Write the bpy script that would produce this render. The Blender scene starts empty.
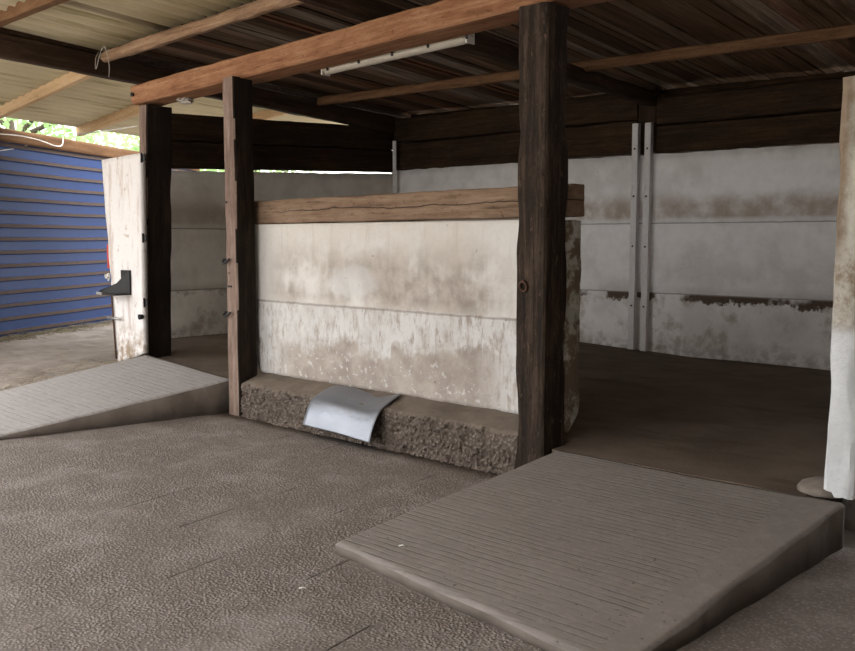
import bpy, bmesh, math, random
from mathutils import Vector, Matrix, noise
random.seed(7)
C = bpy.context.scene.collection
PI = math.pi
SC = bpy.context.scene

# ------------------------------------------------------------------ materials
class NT:
    def __init__(s, name):
        m = bpy.data.materials.new(name); m.use_nodes = True
        s.m = m; s.t = m.node_tree; s.n = s.t.nodes; s.l = s.t.links
        s.b = s.n['Principled BSDF']; s.out = s.n['Material Output']
        s.tc = s.n.new('ShaderNodeTexCoord')
    def new(s, t, **kw):
        n = s.n.new(t)
        for k, v in kw.items(): setattr(n, k, v)
        return n
    def link(s, a, b): s.l.new(a, b)
    def put(s, sock, v):
        if hasattr(v, 'links') or isinstance(v, bpy.types.NodeSocket): s.l.new(v, sock)
        elif isinstance(v, (tuple, list)) and len(v) == 3 and sock.type == 'RGBA': sock.default_value = (*v, 1)
        else: sock.default_value = v
    def co(s, scale=(1, 1, 1), rot=(0, 0, 0), loc=(0, 0, 0), src='Object'):
        mp = s.new('ShaderNodeMapping')
        mp.inputs['Scale'].default_value = scale; mp.inputs['Rotation'].default_value = rot; mp.inputs['Location'].default_value = loc
        s.link(s.tc.outputs[src], mp.inputs['Vector']); return mp.outputs[0]
    def noise(s, vec, scale=5, detail=4, rough=.55, dist=0):
        n = s.new('ShaderNodeTexNoise'); s.link(vec, n.inputs['Vector'])
        n.inputs['Scale'].default_value = scale; n.inputs['Detail'].default_value = detail
        n.inputs['Roughness'].default_value = rough; n.inputs['Distortion'].default_value = dist
        return n.outputs['Fac']
    def voro(s, vec, scale=20, feature='F1', out='Distance', rnd=1):
        n = s.new('ShaderNodeTexVoronoi', feature=feature); s.link(vec, n.inputs['Vector'])
        n.inputs['Scale'].default_value = scale; n.inputs['Randomness'].default_value = rnd
        return n.outputs[out]
    def ramp(s, f, stops, interp='LINEAR'):
        r = s.new('ShaderNodeValToRGB'); s.put(r.inputs[0], f); cr = r.color_ramp; cr.interpolation = interp
        while len(cr.elements) < len(stops): cr.elements.new(.5)
        for e, (p, c) in zip(cr.elements, stops):
            e.position = p; e.color = (*c, 1) if isinstance(c, (tuple, list)) else (c, c, c, 1)
        return r.outputs[0]
    def mix(s, f, a, b, mode='MIX'):
        n = s.new('ShaderNodeMix', data_type='RGBA', blend_type=mode)
        s.put(n.inputs[0], f); s.put(n.inputs[6], a); s.put(n.inputs[7], b); return n.outputs[2]
    def math(s, op, a, b=0, clamp=False):
        n = s.new('ShaderNodeMath', operation=op, use_clamp=clamp); s.put(n.inputs[0], a); s.put(n.inputs[1], b); return n.outputs[0]
    def sep(s, vec):
        n = s.new('ShaderNodeSeparateXYZ'); s.link(vec, n.inputs[0]); return n.outputs
    def mapr(s, v, a, b, c=0., d=1., smooth=True):
        n = s.new('ShaderNodeMapRange', interpolation_type='SMOOTHSTEP' if smooth else 'LINEAR')
        s.put(n.inputs[0], v)
        for i, q in enumerate((a, b, c, d)): n.inputs[1 + i].default_value = q
        return n.outputs[0]
    def bump(s, h, strength=.5, dist=.01, prev=None):
        n = s.new('ShaderNodeBump'); n.inputs['Strength'].default_value = strength; n.inputs['Distance'].default_value = dist
        s.put(n.inputs['Height'], h)
        if prev: s.link(prev, n.inputs['Normal'])
        return n.outputs[0]
    def done(s, col=None, rough=.85, nrm=None, metal=0, spec=.25):
        if col is not None: s.put(s.b.inputs['Base Color'], col)
        s.put(s.b.inputs['Roughness'], rough); s.put(s.b.inputs['Metallic'], metal)
        s.b.inputs['Specular IOR Level'].default_value = spec
        if nrm is not None: s.link(nrm, s.b.inputs['Normal'])
        return s.m

def wood(name, dark, mid, light, crack=.5, grain=1., rough=.85, bump=.6, fleck=.0, line=False):
    t = NT(name)
    rnd = t.new('ShaderNodeObjectInfo').outputs['Random']
    base = t.co((1, 1, 1))
    off = t.new('ShaderNodeCombineXYZ'); t.put(off.inputs[0], t.math('MULTIPLY', rnd, 37.)); t.put(off.inputs[1], t.math('MULTIPLY', rnd, 11.))
    add = t.new('ShaderNodeVectorMath', operation='ADD'); t.link(base, add.inputs[0]); t.link(off.outputs[0], add.inputs[1])
    def sc(x, y, z):
        m = t.new('ShaderNodeMapping'); m.inputs['Scale'].default_value = (x, y, z); t.link(add.outputs[0], m.inputs[0]); return m.outputs[0]
    g1 = t.noise(sc(1.3, 22 * grain, 22 * grain), 1., 6, .65, .4)
    g2 = t.noise(sc(5, 110 * grain, 110 * grain), 1., 3, .6)
    bl = t.noise(sc(2.2, 5, 5), 1., 4, .6)
    fib = t.noise(sc(9, 42, 42), 1., 6, .75, .8)
    f = t.math('ADD', t.math('MULTIPLY', g1, .45), t.math('ADD', t.math('MULTIPLY', g2, .15), t.math('ADD', t.math('MULTIPLY', bl, .25), t.math('MULTIPLY', fib, .25))))
    col = t.ramp(f, [(.38, dark), (.54, mid), (.72, light)])
    ck = t.noise(sc(.7, 16, 16), 1., 5, .7, .3)
    ckm = t.ramp(ck, [(.30, 1.), (.36, 0.)])
    col = t.mix(t.math('MULTIPLY', ckm, crack), col, tuple(c * .25 for c in dark))
    pit = t.noise(sc(28, 50, 50), 1., 3, .6)
    pm = t.ramp(pit, [(.62, 0.), (.70, 1.)])
    col = t.mix(t.math('MULTIPLY', pm, .45), col, tuple(c * .5 for c in dark))
    if fleck:
        fl = t.mapr(t.noise(sc(11, 34, 34), 1., 5, .7, .5), .60, .68)
        col = t.mix(t.math('MULTIPLY', fl, fleck), col, tuple(min(1, c * 1.7) for c in light))
    if line:
        xyz = t.sep(base); ln = t.noise(t.co((1.5, .2, .2)), 1., 4, .6)
        dz = t.math('ABSOLUTE', t.math('SUBTRACT', xyz[2], t.math('ADD', .0, t.math('MULTIPLY', t.math('SUBTRACT', ln, .5), .09))))
        lm = t.math('MULTIPLY', t.mapr(dz, .005, .002), t.mapr(xyz[0], .1, .6))
        col = t.mix(t.math('MULTIPLY', lm, .85), col, (.02, .012, .008))
    h = t.math('SUBTRACT', f, t.math('ADD', t.math('MULTIPLY', ckm, .5 * crack), t.math('MULTIPLY', pm, .2)))
    return t.done(col, rough, t.bump(h, bump, .02), spec=.2)

M = {}
M['beam'] = wood('pine_beam', (.11, .043, .018), (.30, .14, .07), (.50, .29, .165), .6)
M['purlin'] = wood('pale_pine', (.42, .26, .13), (.64, .44, .25), (.76, .57, .37), .3)
M['purlin_brown'] = wood('brown_pine', (.07, .032, .015), (.17, .088, .042), (.29, .165, .085), .4)
M['purlin_mid'] = wood('weathered_pine', (.13, .072, .038), (.33, .205, .125), (.55, .39, .26), .5)
M['rafter'] = wood('dark_rafter', (.018, .010, .007), (.045, .026, .016), (.095, .058, .036), .5)
M['sleeper'] = wood('tarred_sleeper', (.008, .005, .004), (.030, .020, .014), (.12, .08, .056), .7, .9, bump=1., fleck=.45)
M['sleeper_lit'] = wood('lit_sleeper', (.07, .045, .034), (.21, .145, .115), (.38, .285, .235), .7, .9)  # lighter copy of the sleeper wood for post faces toward the light
M['sleeper_black'] = wood('black_sleeper', (.006, .004, .003), (.018, .012, .008), (.050, .031, .020), .6)
M['sleeper_brown'] = wood('brown_sleeper', (.010, .006, .003), (.032, .018, .009), (.085, .048, .023), .5, fleck=.15)
M['cap'] = wood('cap_sleeper', (.075, .046, .030), (.205, .132, .085), (.33, .235, .165), .6, line=True)
M['ceiling_wood'] = None

def plain(name, col, rough=.6, metal=0, var=.3, sc=12, bump=.2):
    t = NT(name); n = t.noise(t.co(), sc, 5)
    c = t.mix(n, tuple(x * (1 - var) for x in col), tuple(min(1, x * (1 + var)) for x in col))
    return t.done(c, rough, t.bump(n, bump, .004), metal, .4)
M['iron'] = plain('black_iron', (.020, .019, .019), .5, .3)
M['rust'] = plain('rusty_iron', (.10, .05, .03), .8, .2, .5, 40)
M['chrome'] = plain('worn_steel', (.45, .44, .43), .4, .8)
M['red'] = plain('red_paint', (.6, .05, .03), .5)
M['wire'] = plain('white_cord', (.75, .73, .68), .6)
M['web'] = plain('dusty_web', (.42, .38, .33), .95)
M['leaf'] = None

def make_paint():
    out = {}
    # --- front partition: limewash with tan stains; local coords: x along, z up
    t = NT('stained_limewash'); o = t.co(); xyz = t.sep(o); x, z = xyz[0], xyz[2]
    wob = t.noise(o, 2.2, 5, .6); fine = t.noise(o, 24, 5, .65); med = t.noise(o, 7, 5, .65)
    white = t.mix(fine, (.66, .63, .595), (.80, .775, .745))
    tan = t.mix(med, (.36, .295, .235), (.52, .45, .375))
    cream = t.mix(fine, (.60, .54, .46), (.70, .65, .57))
    up = t.mapr(z, .561, .569)                                # 1 above the seam
    big = t.noise(t.co((1, 1, 1.2), loc=(3, 0, 5)), 1.5, 6, .6, .3)
    strk = t.noise(t.co((9, 1, .8)), 1., 6, .65, .6)
    tan = t.mix(t.mapr(t.math('ADD', t.math('MULTIPLY', big, .5), t.math('MULTIPLY', med, .5)), .38, .62), (.29, .24, .205), (.50, .44, .39))
    cream = t.mix(fine, (.60, .555, .495), (.70, .66, .61))
    # upper panel: cream limewash, a soft grey-brown rubbed band above the seam
    xm = t.math('MULTIPLY', t.mapr(x, .05, .55), t.mapr(x, 2.75, 2.2))
    zb = t.math('MULTIPLY', t.mapr(z, 1.08, .74), t.mapr(z, .54, .64, .55, 1.))
    st = t.math('MULTIPLY', t.math('MULTIPLY', zb, xm), t.mapr(t.math('ADD', wob, t.math('MULTIPLY', strk, .25)), .44, .68))
    c_up = t.mix(t.math('MULTIPLY', xm, t.mapr(wob, .25, .6)), white, cream)
    c_up = t.mix(t.math('MULTIPLY', st, .95), c_up, tan)
    run = t.math('MULTIPLY', t.mapr(strk, .54, .66), t.mapr(z, .70, 1.1))
    c_up = t.mix(t.math('MULTIPLY', run, .35), c_up, (.47, .40, .33))
    # lower panel: brushed white hanging down from the seam over bare grey-tan render
    lim = t.math('ADD', t.math('MULTIPLY', big, .95), t.math('ADD', t.math('MULTIPLY', strk, .32), t.math('MULTIPLY', fine, .10)))
    lw = t.mapr(t.math('ADD', t.math('SUBTRACT', z, .98), lim), -.03, .07)
    lw = t.math('MAXIMUM', lw, t.math('MULTIPLY', t.mapr(t.math('ADD', x, t.math('MULTIPLY', wob, .5)), .85, .45), .9))
    lw = t.math('MAXIMUM', lw, t.math('MULTIPLY', t.mapr(t.math('ADD', x, t.math('MULTIPLY', big, .7)), 2.5, 2.95), .9))
    lw = t.math('MULTIPLY', lw, t.mapr(t.noise(t.co((2.2, 1, .7)), 9, 6, .75), .34, .54))
    spots = t.ramp(t.noise(o, 20, 4, .7), [(.58, 0.), (.62, 1.)])
    splash = t.math('MULTIPLY', spots, t.mapr(z, .40, .05))
    lw = t.math('MAXIMUM', lw, splash)
    c_lo = t.mix(lw, t.mix(.3, tan, t.mix(med, (.36, .31, .27), (.52, .46, .41))), t.mix(fine, (.60, .585, .57), (.73, .715, .70)))
    dirtstreak = t.mapr(t.noise(t.co((3.2, 3, 2.2), loc=(9, 1, 2)), 1., 6, .7), .44, .66)
    c_lo = t.mix(t.math('MULTIPLY', dirtstreak, .40), c_lo, (.40, .345, .30))
    col = t.mix(up, c_lo, c_up)
    edge = wob
    ex = t.math('DIVIDE', t.math('SUBTRACT', x, 1.17), .24); ez = t.math('DIVIDE', t.math('SUBTRACT', z, .74), .11)
    pd = t.math('ADD', t.math('ADD', t.math('MULTIPLY', ex, ex), t.math('MULTIPLY', ez, ez)), t.math('MULTIPLY', t.math('SUBTRACT', med, .5), 2.6))
    patch = t.math('MULTIPLY', t.mapr(pd, 1.25, .55), .6)
    col = t.mix(patch, col, (.62, .61, .60))
    # seam grime and chips
    seam = t.mapr(t.math('ABSOLUTE', t.math('SUBTRACT', t.math('ADD', z, t.math('MULTIPLY', med, .02)), .565)), .012, .002)
    col = t.mix(t.math('MULTIPLY', seam, .55), col, (.22, .17, .13))
    chip = t.math('MULTIPLY', t.ramp(t.noise(t.co(loc=(4, 2, 7)), 30, 3, .6), [(.70, 0.), (.73, 1.)]), .7)
    col = t.mix(chip, col, (.20, .15, .11))
    h = t.math('ADD', t.math('MULTIPLY', fine, .4), t.math('ADD', t.math('MULTIPLY', lw, .3), t.math('MULTIPLY', wob, .6)))
    h = t.math('SUBTRACT', h, chip)
    out['front'] = t.done(col, .9, t.bump(h, .45, .012), spec=.15)
    # --- back & left walls; local coords x along, z height above stall floor
    def back(name, tint, zs1, zs2, band=1., black=1.):
        t = NT(name); o = t.co(); xyz = t.sep(o); x, z = xyz[0], xyz[2]
        n1 = t.noise(o, 2., 6, .62); n2 = t.noise(o, 9, 6, .65); n3 = t.noise(o, 45, 4, .6)
        col = t.mix(n2, tuple(c * .86 for c in tint), tuple(min(1, c * 1.1) for c in tint))
        cloud = t.math('MULTIPLY', t.mapr(n1, .42, .62), .28)
        col = t.mix(cloud, col, (.47, .43, .385))
        bz = t.math('MULTIPLY', t.mapr(z, zs2 + .33, zs2 + .16), t.mapr(z, zs2 + .02, zs2 + .07))
        bm = t.math('MULTIPLY', bz, t.mapr(n1, .30, .60))
        col = t.mix(t.math('MULTIPLY', bm, .8 * band), col, (.36, .275, .20))
        rz = t.math('ADD', t.math('SUBTRACT', z, zs1), t.math('MULTIPLY', t.math('SUBTRACT', t.noise(t.co((3, 1, 2.4)), 1.5, 7, .75), .5), .34))
        rag = t.math('MULTIPLY', t.math('MULTIPLY', t.mapr(rz, -.085, -.055), t.mapr(t.noise(t.co((1.1, 1, 1), loc=(4, 0, 0)), 1.3, 4, .6), .42, .50)), t.mapr(z, zs1 + .005, zs1 - .01))
        col = t.mix(t.math('MULTIPLY', rag, black), col, t.mix(n3, (.05, .036, .026), (.17, .125, .095)))
        tanlow = t.math('MULTIPLY', t.math('MULTIPLY', t.mapr(z, zs1, zs1 - .1), t.mapr(t.noise(o, 3, 6, .7), .50, .66)), .6)
        col = t.mix(tanlow, col, (.35, .27, .20))
        foot = t.math('MULTIPLY', t.mapr(z, .20, .02), t.mapr(n2, .40, .58))
        col = t.mix(t.math('MULTIPLY', foot, .5), col, (.22, .19, .165))
        for zz in (zs1, zs2):
            s_ = t.mapr(t.math('ABSOLUTE', t.math('SUBTRACT', t.math('ADD', z, t.math('MULTIPLY', n2, .012)), zz + .006)), .009, .002)
            col = t.mix(t.math('MULTIPLY', s_, .6), col, (.12, .09, .07))
        crk = t.voro(t.co((1.1, 1, 3.0)), 1.4, 'DISTANCE_TO_EDGE')
        crm = t.math('MULTIPLY', t.mapr(crk, .007, .002), t.mapr(n1, .5, .6))
        col = t.mix(t.math('MULTIPLY', crm, .15), col, (.14, .11, .09))
        sp = t.math('MULTIPLY', t.ramp(t.noise(o, 26, 3, .6), [(.70, 0.), (.74, 1.)]), .7)
        col = t.mix(sp, col, (.16, .12, .09))
        return t.done(col, .92, t.bump(t.math('ADD', n2, t.math('MULTIPLY', n3, .4)), .35, .01), spec=.12)
    out['back'] = back('back_wall_limewash', (.90, .875, .86), .60, 1.295)
    out['left'] = back('side_wall_limewash', (.92, .87, .79), .49, 1.12, .6, .55)
    return out
M.update(make_paint())

def m_endwall():
    t = NT('broken_concrete_end'); o = t.co(); n1 = t.noise(o, 5, 6, .7); n2 = t.noise(o, 30, 5, .65); y = t.sep(o)[1]
    col = t.mix(t.mapr(n1, .46, .56), (.19, .145, .105), (.44, .43, .37))
    col = t.mix(t.math('MULTIPLY', t.mapr(t.noise(o, 8, 3), .55, .62), .6), col, (.60, .59, .56))
    return t.done(col, .95, t.bump(n2, .8, .02), spec=.1)
M['endwall'] = m_endwall()

def m_post():
    t = NT('flaking_whitewash'); o = t.co(); xyz = t.sep(o); z = xyz[2]; x = xyz[0]
    n1 = t.noise(t.co((1, 1, .6)), 7, 6, .7); n2 = t.noise(o, 32, 5, .65)
    bare = t.mix(n2, (.22, .155, .105), (.42, .33, .245))
    pale = t.mix(n2, (.50, .47, .40), (.70, .67, .60))
    white = t.mix(n2, (.66, .67, .68), (.84, .85, .86))
    top = t.mix(t.mapr(t.math('ADD', t.math('MULTIPLY', n1, .16), x), .045, .105), bare, pale)
    mid = t.mix(t.mapr(n1, .42, .58), bare, pale)
    c = t.mix(t.mapr(t.math('ADD', z, t.math('MULTIPLY', n1, .3)), 1.15, 1.35), mid, top)
    c = t.mix(t.mapr(t.math('ADD', z, t.math('MULTIPLY', n1, .35)), .98, .86), c, white)
    return t.done(c, .9, t.bump(t.math('ADD', n1, n2), .6, .012), spec=.15)
M['post'] = m_post()

def m_doorpaint():
    t = NT('peeling_door_paint'); o = t.co(); z = t.sep(o)[2]
    v = t.noise(t.co((10, 10, 1.6)), 1., 6, .7); n = t.noise(o, 9, 5, .6); f = t.noise(o, 40, 4)
    c = t.mix(f, (.70, .66, .64), (.86, .83, .81))
    c = t.mix(t.math('MULTIPLY', t.mapr(v, .50, .64), .6), c, (.48, .37, .31))
    c = t.mix(t.math('MULTIPLY', t.mapr(n, .60, .68), .7), c, (.42, .34, .26))
    c = t.mix(t.math('MULTIPLY', t.mapr(z, .40, .05), t.mapr(n, .40, .6)), c, (.33, .25, .18))
    return t.done(c, .8, t.bump(v, .4, .008), spec=.2)
M['door'] = m_doorpaint()

def m_floor():
    t = NT('exposed_aggregate_pavers'); rot = math.radians(-8)
    o = t.co(); r = t.co((1, 1, 1), (0, 0, rot))
    # slab joints, mostly filled with dust: broken lines running towards the stalls
    xyz = t.sep(r)
    row = t.math('FLOOR', t.math('DIVIDE', xyz[0], .47))
    fx = t.math('ABSOLUTE', t.math('SUBTRACT', t.math('FRACT', t.math('DIVIDE', xyz[0], .47)), .5))
    shift = t.math('ADD', t.math('DIVIDE', xyz[1], .47), t.math('MULTIPLY', row, .37))
    fy = t.math('ABSOLUTE', t.math('SUBTRACT', t.math('FRACT', shift), .5))
    lw = t.noise(o, 9, 3)
    cover = t.mapr(t.noise(t.co((1, 1, 1), loc=(7, 3, 0)), 2.3, 4, .6), .50, .58)
    g1 = t.math('MULTIPLY', t.mapr(t.math('ADD', fx, t.math('MULTIPLY', lw, .012)), .4935, .5005), cover)
    cover2 = t.mapr(t.noise(t.co((1, 1, 1), loc=(1, 9, 0)), 2.3, 4, .6), .62, .68)
    g2 = t.math('MULTIPLY', t.mapr(fy, .491, .497), cover2)
    gapv = t.math('MAXIMUM', g1, t.math('MULTIPLY', g2, .5))
    wn = t.new('ShaderNodeTexWhiteNoise', noise_dimensions='2D'); cb = t.new('ShaderNodeCombineXYZ'); t.put(cb.inputs[0], row); t.put(cb.inputs[1], t.math('FLOOR', shift)); t.link(cb.outputs[0], wn.inputs['Vector'])
    tone = t.ramp(wn.outputs['Value'], [(0., .42), (1., .58)])
    pe = t.voro(r, 74, 'F1'); pe2 = t.voro(r, 74, 'F1', 'Color')
    peb = t.ramp(pe, [(.15, 1.), (.62, 0.)])
    big = t.noise(o, 1.1, 5, .6); dust = t.noise(o, 3.5, 6, .65)
    wear = t.mapr(t.noise(t.co(loc=(2, 5, 0)), 1.7, 5, .6), .36, .62)
    c0 = t.mix(big, (.228, .194, .176), (.325, .283, .262))
    c1 = t.mix(peb, t.mix(.5, c0, (.10, .078, .062)), t.mix(.4, c0, pe2))
    sepc = t.new('ShaderNodeSeparateColor'); t.link(pe2, sepc.inputs[0])
    stone = t.mix(sepc.outputs[0], (.15, .118, .096), (.42, .365, .325))
    c1 = t.mix(peb, t.mix(.45, c0, (.09, .070, .058)), t.mix(.55, c0, stone))
    col = t.mix(t.math('MULTIPLY', t.mapr(dust, .45, .68), .55), c1, (.345, .312, .293))
    col = t.mix(.10, col, tone, 'OVERLAY')
    col = t.mix(t.math('MULTIPLY', gapv, .85), col, (.045, .034, .027))
    h = t.math('SUBTRACT', t.math('MULTIPLY', peb, t.math('ADD', .35, t.math('MULTIPLY', wear, .65))), t.math('MULTIPLY', gapv, 1.6))
    b = t.bump(h, .6, .009); b = t.bump(t.noise(o, 2.2, 3), .25, .06, b)
    return t.done(col, .93, b, spec=.15)
M['floor'] = m_floor()

def m_ramp(name, tint, per=17., gk=.34, xmax=1.36):
    t = NT(name); o = t.co(); xyz = t.sep(o)
    w = t.new('ShaderNodeTexWave', wave_type='BANDS', bands_direction='Y', wave_profile='SIN'); t.link(o, w.inputs['Vector'])
    w.inputs['Scale'].default_value = per / 2.; w.inputs['Distortion'].default_value = 1.4; w.inputs['Detail'].default_value = 3; w.inputs['Detail Scale'].default_value = .5
    n1 = t.noise(o, 1.8, 5, .6); n2 = t.noise(o, 22, 5, .65); n3 = t.noise(t.co((4, 30, 4)), 1., 4, .65)
    c = t.mix(n1, tuple(x * .82 for x in tint), tuple(x * 1.12 for x in tint))
    c = t.mix(t.math('MULTIPLY', t.mapr(n2, .45, .7), .35), c, tuple(x * 1.35 for x in tint))
    g = t.ramp(w.outputs['Fac'], [(.0, 1.), (.28, 0.)])
    gm = t.math('MULTIPLY', t.math('MULTIPLY', g, t.mapr(n3, .35, .62)), t.mapr(xyz[0], xmax + .02, xmax))
    c = t.mix(t.math('MULTIPLY', gm, gk), c, tuple(x * .42 for x in tint))
    hole = t.ramp(t.noise(o, 48, 2, .5), [(.68, 0.), (.73, 1.)])
    c = t.mix(t.math('MULTIPLY', hole, .6), c, tuple(x * .3 for x in tint))
    h = t.math('SUBTRACT', t.math('MULTIPLY', n2, .4), t.math('ADD', t.math('MULTIPLY', gm, .45), t.math('MULTIPLY', hole, .5)))
    return t.done(c, .9, t.bump(h, .6, .008), spec=.15)
M['ramp'] = m_ramp('brushed_concrete', (.262, .230, .212))
M['ramp_lit'] = m_ramp('lit_brushed_concrete', (.37, .345, .335), 12., .3, 9.)  # paler copy of the ramp concrete, standing in for light from the left

def m_earth(name, a, b, sc=3., straw=0., bump=.4):
    t = NT(name); o = t.co(); n1 = t.noise(o, sc, 7, .65); n2 = t.noise(o, 40, 5, .7); st = t.noise(t.co((1, 2.6, 1)), 1.6, 4, .6)
    c = t.mix(t.mapr(n1, .3, .7), a, b); c = t.mix(t.math('MULTIPLY', n2, .4), c, tuple(x * 1.2 for x in b))
    c = t.mix(t.math('MULTIPLY', t.mapr(st, .5, .68), .4), c, tuple(x * .55 for x in a))
    if straw:
        s = t.noise(t.co((90, 20, 20), (0, 0, .5)), 1., 3, .6); s2 = t.noise(t.co((20, 90, 20), (0, 0, .2)), 1., 3, .6)
        sm = t.math('MAXIMUM', t.mapr(s, .63, .7), t.mapr(s2, .63, .7))
        c = t.mix(t.math('MULTIPLY', t.math('MULTIPLY', sm, t.mapr(n1, .42, .6)), straw), c, (.52, .44, .32))
    return t.done(c, .95, t.bump(t.math('ADD', n1, t.math('MULTIPLY', n2, .5)), bump, .02), spec=.1)
M['stall'] = m_earth('packed_stall_floor', (.105, .080, .063), (.175, .137, .108), 2.2)
M['dirt'] = m_earth('strawy_dirt', (.21, .175, .15), (.34, .295, .26), 3., .8)
M['rampside'] = m_earth('ramp_side_concrete', (.15, .125, .105), (.22, .185, .16), 4, 0, .3)
M['yard'] = m_earth('pale_bounce_yard', (.40, .355, .30), (.52, .47, .405), 1., 0, .2)  # even pale tone, raised to bounce more light up under the roof
M['pad'] = m_earth('pale_concrete_pad', (.19, .16, .135), (.28, .24, .205), 6)

def m_curb():
    t = NT('rough_cast_concrete'); o = t.co(); z = t.sep(o)[2]
    n1 = t.noise(o, 3, 6, .65); n2 = t.noise(o, 38, 5, .7); v = t.voro(o, 42)
    c = t.mix(n1, (.21, .165, .135), (.35, .29, .245)); c = t.mix(t.math('MULTIPLY', t.mapr(v, .15, .5), .6), c, (.07, .052, .042))
    c = t.mix(t.math('MULTIPLY', t.mapr(n2, .55, .7), .4), c, (.42, .37, .33))
    return t.done(c, .95, t.bump(t.math('ADD', n2, t.math('MULTIPLY', v, -.9)), 1., .02), spec=.1)
M['curb'] = m_curb()
M['curbtop'] = m_earth('smooth_dusty_concrete', (.135, .107, .084), (.195, .158, .128), 5, 0, .25)

def m_blue():
    t = NT('blue_painted_sheet'); o = t.co(); n = t.noise(o, 3, 5, .6); f = t.noise(o, 30, 4)
    c = t.mix(n, (.002, .022, .105), (.004, .034, .150))
    c = t.mix(t.math('MULTIPLY', t.mapr(f, .58, .72), .35), c, (.07, .07, .09))
    return t.done(c, .55, t.bump(n, .15, .01), spec=.25)
M['blue'] = m_blue()
def m_dust():
    t = NT('rusty_dust'); n = t.noise(t.co((2, 2, 8)), 6, 5, .6)
    return t.done(t.mix(n, (.055, .042, .038), (.12, .088, .072)), .9, t.bump(n, .3, .01), spec=.1)
M['dust'] = m_dust()

def m_galv():
    t = NT('galvanised_sheet'); o = t.co(); n = t.noise(o, 4, 4); f = t.noise(o, 40, 4)
    c = t.mix(n, (.20, .21, .235), (.30, .315, .35)); c = t.mix(t.math('MULTIPLY', t.mapr(f, .62, .72), .4), c, (.3, .26, .22))
    return t.done(c, t.mapr(n, .3, .7, .40, .52), t.bump(t.noise(o, 7, 3), .3, .03), .75, .4)
M['galv'] = m_galv()

def m_corr():
    t = NT('cream_corrugated_sheet'); o = t.co(); n = t.noise(o, 1.4, 5, .6); st = t.noise(t.co((24, .8, 1)), 1., 5, .65)
    c = t.mix(n, (.50, .44, .315), (.68, .61, .47)); c = t.mix(t.math('MULTIPLY', t.mapr(st, .52, .68), .6), c, (.26, .225, .10))
    t.done(c, .85, t.bump(n, .15, .01), spec=.15)
    tr = t.new('ShaderNodeBsdfTranslucent'); t.put(tr.inputs[0], c)
    ms = t.new('ShaderNodeMixShader'); ms.inputs[0].default_value = .20
    t.link(t.b.outputs[0], ms.inputs[1]); t.link(tr.outputs[0], ms.inputs[2]); t.link(ms.outputs[0], t.out.inputs['Surface'])
    return t.m
M['corr'] = m_corr()

def m_boards():
    t = NT('old_roof_boards'); o = t.co(); x = t.sep(o)[0]
    at = t.new('ShaderNodeAttribute', attribute_name='tone'); at.attribute_type = 'GEOMETRY'
    g = t.noise(t.co((40, 1.4, 1)), 1., 6, .65); g2 = t.noise(t.co((7, 1, 1)), 1., 4, .6)
    c = t.ramp(at.outputs['Fac'], [(0., (.09, .05, .03)), (.35, (.18, .105, .06)), (.6, (.25, .19, .14)), (.8, (.26, .12, .065)), (1., (.36, .29, .23))])
    c = t.mix(t.mapr(g, .35, .7), tuple_mul(t, c, .45), c); c = t.mix(t.math('MULTIPLY', t.mapr(g2, .5, .65), .5), c, (.04, .024, .015))
    return t.done(c, .9, t.bump(g, .5, .015), spec=.15)
def tuple_mul(t, c, k): return t.mix(1., c, (k, k, k), 'MULTIPLY')
M['boards'] = m_boards()

def m_diffuser():
    t = NT('dusty_lamp_cover'); n = t.noise(t.co((3, 20, 20)), 2, 5); f = t.noise(t.co(), 60, 3)
    c = t.mix(n, (.40, .35, .27), (.66, .61, .52)); c = t.mix(t.math('MULTIPLY', t.mapr(f, .62, .7), .5), c, (.18, .14, .1))
    return t.done(c, .45, None, spec=.4)
M['diffuser'] = m_diffuser()
M['steelwhite'] = None
def m_rail():
    t = NT('white_painted_rail'); o = t.co(); n = t.noise(t.co((6, 6, 1.2)), 2., 6, .7); f = t.noise(o, 30, 4)
    c = t.mix(f, (.62, .60, .585), (.78, .76, .745)); c = t.mix(t.math('MULTIPLY', t.mapr(n, .55, .68), .75), c, (.23, .18, .15))
    return t.done(c, .7, t.bump(n, .3, .005), spec=.25)
M['rail'] = m_rail()
def m_leaf():
    t = NT('tree_leaves'); n = t.noise(t.co(), 2., 4)
    c = t.mix(n, (.16, .27, .10), (.36, .48, .24)); t.done(c, .6)
    tr = t.new('ShaderNodeBsdfTranslucent'); t.put(tr.inputs[0], tuple_mul(t, c, 1.6)); ms = t.new('ShaderNodeMixShader'); ms.inputs[0].default_value = .45
    t.link(t.b.outputs[0], ms.inputs[1]); t.link(tr.outputs[0], ms.inputs[2]); t.link(ms.outputs[0], t.out.inputs['Surface']); return t.m
M['leaf'] = m_leaf()
M['bark'] = plain('tree_bark', (.10, .075, .055), .9, 0, .4, 20, .6)
M['straw'] = plain('dry_straw', (.40, .345, .27), .9, 0, .35, 8)
M['strawdark'] = plain('old_hay', (.20, .165, .10), .95, 0, .4, 12)

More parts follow.
